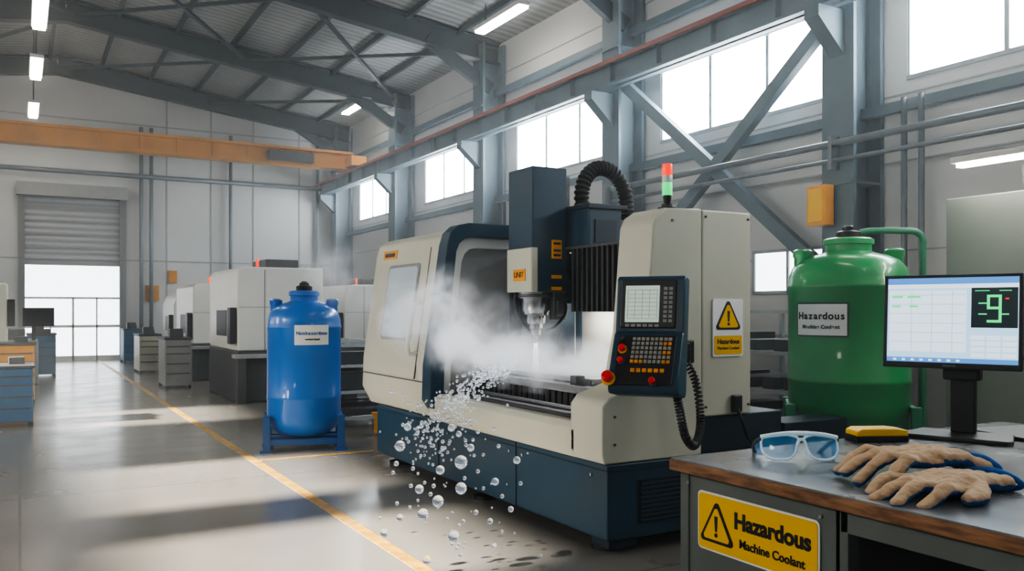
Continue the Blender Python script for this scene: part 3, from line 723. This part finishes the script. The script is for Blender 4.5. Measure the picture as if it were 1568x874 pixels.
def glove(name,x,y,z,ang,mirror=1,droop=0,scale=1,spread=1,curl=0,cuffdrop=0):
    group(name,(x,y,z))
    T=Matrix.Translation((x,y,z))@Matrix.Rotation(math.radians(ang),4,'Z')@Matrix.Diagonal((scale,scale*mirror,scale,1))
    bm=bmesh.new()
    def cap(pts,fl=.74):
        for i in range(len(pts)-1):
            a=Vector(pts[i][:3]);b=Vector(pts[i+1][:3]);ra=pts[i][3];rb=pts[i+1][3]
            n=max(3,int((b-a).length/(.25*min(ra,rb))))
            for k in range(n+1):
                t=k/n; c=a+(b-a)*t; r=ra+(rb-ra)*t
                bmesh.ops.create_icosphere(bm,subdivisions=2,radius=r,matrix=Matrix.Translation(c)@Matrix.Diagonal((1,1,fl,1)))
    for i,(yy,L,sp,cv) in enumerate(((.084,.150,.040,.012),(.029,.195,.014,-.006),(-.028,.185,-.012,.008),(-.080,.135,-.040,-.010))):
        x0=.15; dz=-droop*(1,.7,1.1,.9)[i]
        cap([(x0-.10,yy*.85,.0,.036),(x0,yy,.006,.031),(x0+L*.35,yy+sp*spread*.4+cv,.018,.030),(x0+L*.68,yy+sp*spread*.75+cv*.6,.010+dz*.4,.028),(x0+L,yy+sp*spread-cv*curl,-.004+dz,.025)])
    cap([(-.02,.05,0,.042),(.05,.115,-.002,.038),(.11,.155,-.004,.033),(.165,.165,-.006,.027)])
    for yy in (-.055,-.02,.02,.055): cap([(-.15,yy*1.25,-cuffdrop,.034),(-.06,yy*.85,.006,.038),(.04,yy*1.05,.012,.044),(.15,yy*1.1,.004,.034)],.8)
    me=D.meshes.new(name+'_shell'); bm.to_mesh(me); bm.free(); me.transform(XF@T)
    if mirror<0: me.flip_normals()
    me.materials.append(m_glove)
    o=D.objects.new('shell',me); link(o)
    r=o.modifiers.new('r','REMESH'); r.mode='VOXEL'; r.voxel_size=.0045; r.use_smooth_shade=True
    s=o.modifiers.new('s','SMOOTH'); s.factor=.6; s.iterations=5
    tx=D.textures.new('crease','CLOUDS'); tx.noise_scale=.05
    d=o.modifiers.new('d','DISPLACE'); d.texture=tx; d.strength=.014; d.mid_level=.5
    setxf(T)
    el=[( -.180+.006*math.sin(3*a), .105*math.cos(a), .0-cuffdrop+.029*math.sin(a)) for a in [2*math.pi*k/32 for k in range(32)]]
    sweep('cuff_trim',el,.010,m_bluet,8,closed=True)
    setxf(); endgroup()
glove('work_glove',2.68,1.74,DZ+.030,176,1,.026,.97,.9,1,0)
glove('work_glove.001',2.80,1.90,DZ+.080,163,-1,.055,.97,1.0,-1,.03)

# ------------------------------------------------ droplets
def droplets():
    L=[(1.91,4.90,.258,.024),(2.13,4.77,.096,.024),(2.27,4.69,.238,.031),(1.99,4.85,.348,.02),(2.11,4.78,.368,.031),(2.19,4.74,.447,.031),(2.31,4.67,.525,.031),(2.31,4.67,.683,.035),(2.20,4.73,.636,.024),(2.09,4.79,.521,.024),(1.99,4.85,.781,.028),(2.03,4.83,.895,.02),(2.49,4.57,.565,.02),(2.60,4.50,.695,.02),(2.46,4.58,.329,.016),(2.57,4.52,.40,.016),(2.39,4.63,.38,.014),(2.36,4.64,.77,.02),(2.26,4.70,.89,.02),(2.30,4.68,.852,.016),(1.97,4.86,.675,.014),(1.95,4.88,1.108,.014),(2.31,4.68,.124,.012),(2.49,4.58,.18,.012)]
    for i in range(620):
        t=random.random()**1.2
        x=3.62-1.0*t+random.gauss(0,.04+.05*t); y=6.35-.35*t+random.gauss(0,.06+.14*t); z=1.16-.26*t-.32*t*t+random.gauss(0,.03+.06*t)
        if z<.62 and x>3.2: continue
        if x>3.2 and z<.88: z=.9+random.random()*.15
        L.append((x,y,z,random.uniform(.005,.013)))
    for i in range(95):
        x=random.uniform(2.1,2.8); t=random.random()
        L.append((x,5.1+random.gauss(0,.30),.08+.95*t,random.uniform(.005,.013)))
    bm=bmesh.new()
    for (x,y,z,r) in L:
        bmesh.ops.create_icosphere(bm,subdivisions=3 if r>.014 else 2,radius=r*1.12,matrix=Matrix.Translation((x,y,z))@Matrix.Diagonal((1,1,1.08,1)))
    me=D.meshes.new('coolant_droplets'); bm.to_mesh(me); bm.free(); me.materials.append(m_water)
    for p in me.polygons: p.use_smooth=True
    o=D.objects.new('coolant_droplets',me); link(o)
droplets()

# ------------------------------------------------ steam volume
def steam():
    B=(2.45,4.55,5.0,9.48,.95,2.45)
    m=D.materials.new('steam_volume'); m.use_nodes=True; nt=m.node_tree; n=nt.nodes; l=nt.links
    n.remove(n['Principled BSDF']); out=n['Material Output']
    tc=n.new('ShaderNodeNewGeometry')
    nw=n.new('ShaderNodeTexNoise'); nw.inputs['Scale'].default_value=1.9; nw.inputs['Detail'].default_value=3
    l.new(tc.outputs['Position'],nw.inputs['Vector'])
    sub=n.new('ShaderNodeVectorMath'); sub.operation='SUBTRACT'; l.new(nw.outputs['Color'],sub.inputs[0]); sub.inputs[1].default_value=(.5,.5,.5)
    scl=n.new('ShaderNodeVectorMath'); scl.operation='SCALE'; l.new(sub.outputs[0],scl.inputs[0]); scl.inputs['Scale'].default_value=.65
    wp=n.new('ShaderNodeVectorMath'); l.new(tc.outputs['Position'],wp.inputs[0]); l.new(scl.outputs[0],wp.inputs[1])
    blobs=[((3.85,5.8,1.12),(.6,.9,.18),5),((3.65,6.4,1.22),(.55,.6,.26),6),((3.38,6.65,1.36),(.42,.6,.36),6),((3.2,6.85,1.66),(.34,.40,.34),4.5),((3.05,7.15,1.50),(.26,.40,.42),2.2),((2.98,8.0,1.7),(.24,.6,.30),.35),((2.85,8.75,1.98),(.36,.65,.38),.9)]
    acc=None
    for c,r,w in blobs:
        a=n.new('ShaderNodeVectorMath'); a.operation='SUBTRACT'; l.new(wp.outputs[0],a.inputs[0]); a.inputs[1].default_value=c
        b=n.new('ShaderNodeVectorMath'); b.operation='DIVIDE'; l.new(a.outputs[0],b.inputs[0]); b.inputs[1].default_value=r
        ln=n.new('ShaderNodeVectorMath'); ln.operation='LENGTH'; l.new(b.outputs[0],ln.inputs[0])
        mr=n.new('ShaderNodeMapRange'); mr.interpolation_type='SMOOTHSTEP'; l.new(ln.outputs['Value'],mr.inputs['Value'])
        mr.inputs['From Min'].default_value=.0; mr.inputs['From Max'].default_value=1.1; mr.inputs['To Min'].default_value=w; mr.inputs['To Max'].default_value=0
        if acc is None: acc=mr
        else:
            ad=n.new('ShaderNodeMath'); l.new(acc.outputs[0],ad.inputs[0]); l.new(mr.outputs[0],ad.inputs[1]); acc=ad
    nz=n.new('ShaderNodeTexNoise'); nz.inputs['Scale'].default_value=4.2; nz.inputs['Detail'].default_value=5; nz.inputs['Roughness'].default_value=.62
    l.new(wp.outputs[0],nz.inputs['Vector'])
    r2=n.new('ShaderNodeMapRange'); l.new(nz.outputs['Fac'],r2.inputs['Value']); r2.inputs['From Min'].default_value=.39; r2.inputs['From Max'].default_value=.66
    mu=n.new('ShaderNodeMath'); mu.operation='MULTIPLY'; l.new(acc.outputs[0],mu.inputs[0]); l.new(r2.outputs[0],mu.inputs[1])
    mu2=n.new('ShaderNodeMath'); mu2.operation='MULTIPLY'; l.new(mu.outputs[0],mu2.inputs[0]); mu2.inputs[1].default_value=1.5
    vs=n.new('ShaderNodeVolumeScatter'); vs.inputs['Color'].default_value=(.98,.98,1,1); vs.inputs['Anisotropy'].default_value=.1
    l.new(mu2.outputs[0],vs.inputs['Density'])
    em_=n.new('ShaderNodeEmission'); em_.inputs[0].default_value=(.90,.94,1,1)  # added glow stands in for light scattered repeatedly inside the steam
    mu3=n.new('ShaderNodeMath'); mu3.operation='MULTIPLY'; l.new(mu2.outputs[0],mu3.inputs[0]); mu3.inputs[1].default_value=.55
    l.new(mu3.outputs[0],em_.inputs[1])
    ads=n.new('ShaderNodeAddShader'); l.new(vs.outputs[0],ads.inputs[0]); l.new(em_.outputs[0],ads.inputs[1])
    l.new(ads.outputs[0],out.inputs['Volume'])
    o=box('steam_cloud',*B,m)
    try: m.cycles.volume_step_rate=.5
    except Exception as e: print('step',e)
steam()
def haze():
    m=D.materials.new('factory_haze'); m.use_nodes=True; nt=m.node_tree; n=nt.nodes; l=nt.links
    n.remove(n['Principled BSDF'])
    vs=n.new('ShaderNodeVolumeScatter'); vs.inputs['Color'].default_value=(.93,.97,1,1); vs.inputs['Density'].default_value=.0085; vs.inputs['Anisotropy'].default_value=.4
    l.new(vs.outputs[0],n['Material Output'].inputs['Volume'])
    try: m.cycles.homogeneous_volume=True
    except Exception: pass
    box('airborne_haze',-8.2,10.2,-4.1,30.2,.02,8.0,m)
haze()

# ------------------------------------------------ background equipment
def bgm(name,x0,x1,y0,y1,h,body=m_beige2,base=m_dgrey,boxy=False):
    group(name,((x0+x1)/2,(y0+y1)/2,0))
    b=.38*h
    box('base',x0,x1,y0,y1,.0,b,base,.03)
    prism('housing',[(x0,b),(x0,h*.97),(x0+.08,h),(x1,h),(x1,b)] if boxy else [(x0-.0,b),(x0-.0,b+.45*h),(x0+.1,h*.96),(x0+.2,h),(x1,h),(x1,b)],'Y',y0+.0,y1-.1,body,.03)
    box('window',x0-.01,x0+.02,y0+.35*(y1-y0),y0+.7*(y1-y0),b+.1*h,b+.3*h,m_dgrey,.01)
    box('side_panel',x0+.4*(x1-x0),x0+.62*(x1-x0),y0-.02,y0+.02,b+.06*h,b+.2*h,m_black,.01)
    boxes('seams',[(x0+.3*(x1-x0),x0+.3*(x1-x0)+.015,y0-.006,y0+.01,b,h*.98),(x0+.02,x1-.02,y0-.006,y0+.01,b+.32*h,b+.32*h+.012)],m_grey)
    box('top_unit',x0+.4*(x1-x0),x0+.8*(x1-x0),y0+.2*(y1-y0),y0+.6*(y1-y0),h,h+.17,m_dgrey,.02)
    box('pendant',x0-.12,x0-.01,y0+.05,y0+.3,b+.05*h,b+.32*h,m_black,.02)
    cyl('tower',(x0+.4,y0+.3,h),(x0+.4,y0+.3,h+.16),.025,m_tr)
    box('work_shelf',x0-.1,x1*.5+x0*.5,y0-.25,y0+.02,b-.12,b-.05,m_grey,.01)
    box('shelf_support',x0-.05,x0+.1,y0-.2,y0-.0,0,b-.1,m_dgrey,.01)
    endgroup()
bgm('milling_machine',3.25,4.75,15.2,17.8,2.35,boxy=True)
bgm('milling_machine.001',3.4,4.9,20.5,23.0,2.2,boxy=True)
bgm('milling_machine.002',3.7,5.0,25.4,27.6,2.1)
bgm('milling_machine.003',6.3,7.9,13.0,16.0,2.2)
bgm('milling_machine.004',6.6,8.2,19.5,22.5,2.2)
def cart(name,x0,x1,y0,y1,h,mat):
    group(name,((x0+x1)/2,(y0+y1)/2,0))
    box('body',x0,x1,y0,y1,.06,h,mat,.02)
    boxes('drawer_lines',[(x0+.03,x1-.03,y0-.008,y0+.01,h*k,h*k+.02) for k in (.3,.5,.7,.85)]+[(x1-.01,x1+.008,y0+.03,y1-.03,h*k,h*k+.02) for k in (.3,.5,.7,.85)],m_dgrey)
    boxes('top_lip',[(x0-.02,x1+.02,y0-.02,y1+.02,h,h+.04)],m_dgrey,.008)
    boxes('feet',[(x,x+.06,y,y+.06,0,.06) for x in (x0,x1-.06) for y in (y0,y1-.06)],m_black)
    boxes('items_on_top',[(x0+.1,x0+.35,y0+.1,y0+.3,h+.04,h+.22),(x1-.3,x1-.1,y0+.35,y0+.6,h+.04,h+.14)],m_dgrey,.01)
    endgroup()
m_bc=M('cart_blue',(.015,.13,.28),.5,noise=.1)
cart('tool_cart',-1.0,.16,13.6,14.4,.80,m_bc)
cart('tool_cart.001',-.8,.22,16.9,17.8,1.0,m_org)
cart('tool_cart.002',.15,.75,23.4,24.4,1.0,m_bc)
cart('tool_cart.003',2.55,3.05,18.6,19.6,1.0,m_grey)
cart('tool_cart.004',2.6,3.1,23.4,24.6,.95,m_beige)
cart('tool_cart.005',2.7,3.2,28.2,29.2,1.0,m_bc)
group('lathe_machine',(-.9,19,0))
box('bed',-1.6,-.30,18.4,20.3,.0,.9,m_grey,.03); box('headstock',-1.5,-.20,18.5,19.3,.9,2.1,m_beige,.04); box('panel',-.20,-.08,18.5,18.9,1.3,1.8,m_black,.01)
box('chuck_guard',-1.4,-.4,19.3,19.9,.9,1.3,m_dgrey,.05); endgroup()
group('lathe_machine.001',(-1,22,0))
box('bed',-1.4,.35,21.2,22.6,.0,.95,m_grey,.03); box('headstock',-1.3,-.5,21.3,22.0,.95,2.1,m_beige,.04); box('monitor',.05,.65,21.25,21.3,1.25,1.65,m_black,.01)
box('arm',.22,.3,21.3,21.36,.95,1.3,m_black); box('chuck',-.3,0.1,21.6,22.1,.95,1.2,m_steeld,.04); endgroup()
def rack(name,x0,x1,y0,y1,h,lv):
    group(name,((x0+x1)/2,(y0+y1)/2,0))
    L=[]
    for x in (x0,x1):
        for y in (y0,(y0+y1)/2,y1): L.append((x-.025,x+.025,y-.025,y+.025,0,h))
    for z in lv:
        for x in (x0,x1): L.append((x-.02,x+.02,y0,y1,z-.02,z+.02))
        for y in (y0,(y0+y1)/2,y1): L.append((x0,x1,y-.02,y+.02,z-.02,z+.02))
    boxes('frame',L,M('rack_grey',(.36,.40,.42),.45,noise=.1))
    q=[]
    for z in lv[:-1]:
        y=y0+.1
        while y<y1-.3:
            w=random.uniform(.15,.4); q.append((x0+.06,x1-.06,y,y+w,z+.02,z+random.uniform(.1,.26))); y+=w+random.uniform(.1,.3)
    boxes('stored_parts',q,m_dgrey,.01)
    endgroup()
rack('steel_rack',3.6,4.6,11.1,13.4,1.15,(.15,.5,.85,1.13))
rack('steel_rack.001',5.3,6.2,7.0,9.6,1.45,(.2,.6,1.0,1.43))
rack('steel_rack.002',7.6,8.6,6.4,9.6,1.6,(.2,.65,1.1,1.58))
group('parts_bin',(4.1,10.4,0))
box('bin',3.98,4.3,10.3,10.6,.0,.26,m_org,.02); box('bin_rim',3.96,4.32,10.28,10.62,.24,.28,m_org,.01); endgroup()
bgm('milling_machine.005',7.2,8.9,10.2,12.6,1.95,m_grey)
group('wall_notice_boards',(4.8,30.2,1.5))
boxes('orange_notice',[(3.55,3.95,30.2,30.28,1.9,2.4),(4.25,4.5,30.2,30.28,2.5,2.9)],m_org)
boxes('blue_board',[(4.6,5.6,30.2,30.28,1.4,2.1),(6.0,6.6,30.2,30.28,1.5,2.2)],m_bc)
endgroup()
group('cable_duct',(5.3,5.1,0))
box('duct',5.0,5.7,4.62,4.92,.55,.75,m_navyd,.01); boxes('duct_legs',[(5.1,5.16,4.7,4.85,0,.55),(5.6,5.66,4.7,4.85,0,.55)],m_navyd)
endgroup()

# ------------------------------------------------ lights / world / camera
s=D.lights.new('sun','SUN'); s.energy=48; s.angle=math.radians(2.2); s.color=(1,.92,.80)
so=D.objects.new('sun',s); scene.collection.objects.link(so)
dirv=Vector((10.3,0.0,-5.35)).normalized(); so.rotation_euler=dirv.to_track_quat('-Z','Y').to_euler(); so.location=(-12,8,9)
w=D.worlds.new('sky'); scene.world=w; w.use_nodes=True
bg=w.node_tree.nodes['Background']; bg.inputs[0].default_value=(.75,.87,1,1); bg.inputs[1].default_value=2.0
c=D.cameras.new('camera'); c.sensor_width=36; c.lens=30.33; c.shift_y=.024; c.clip_end=100
co=D.objects.new('camera',c); co.location=(0,0,1.6); co.rotation_euler=(math.pi/2,0,math.radians(-29.7)); scene.collection.objects.link(co)
scene.camera=co
try:
    scene.view_settings.look='AgX - High Contrast'
except Exception as e: print(e)
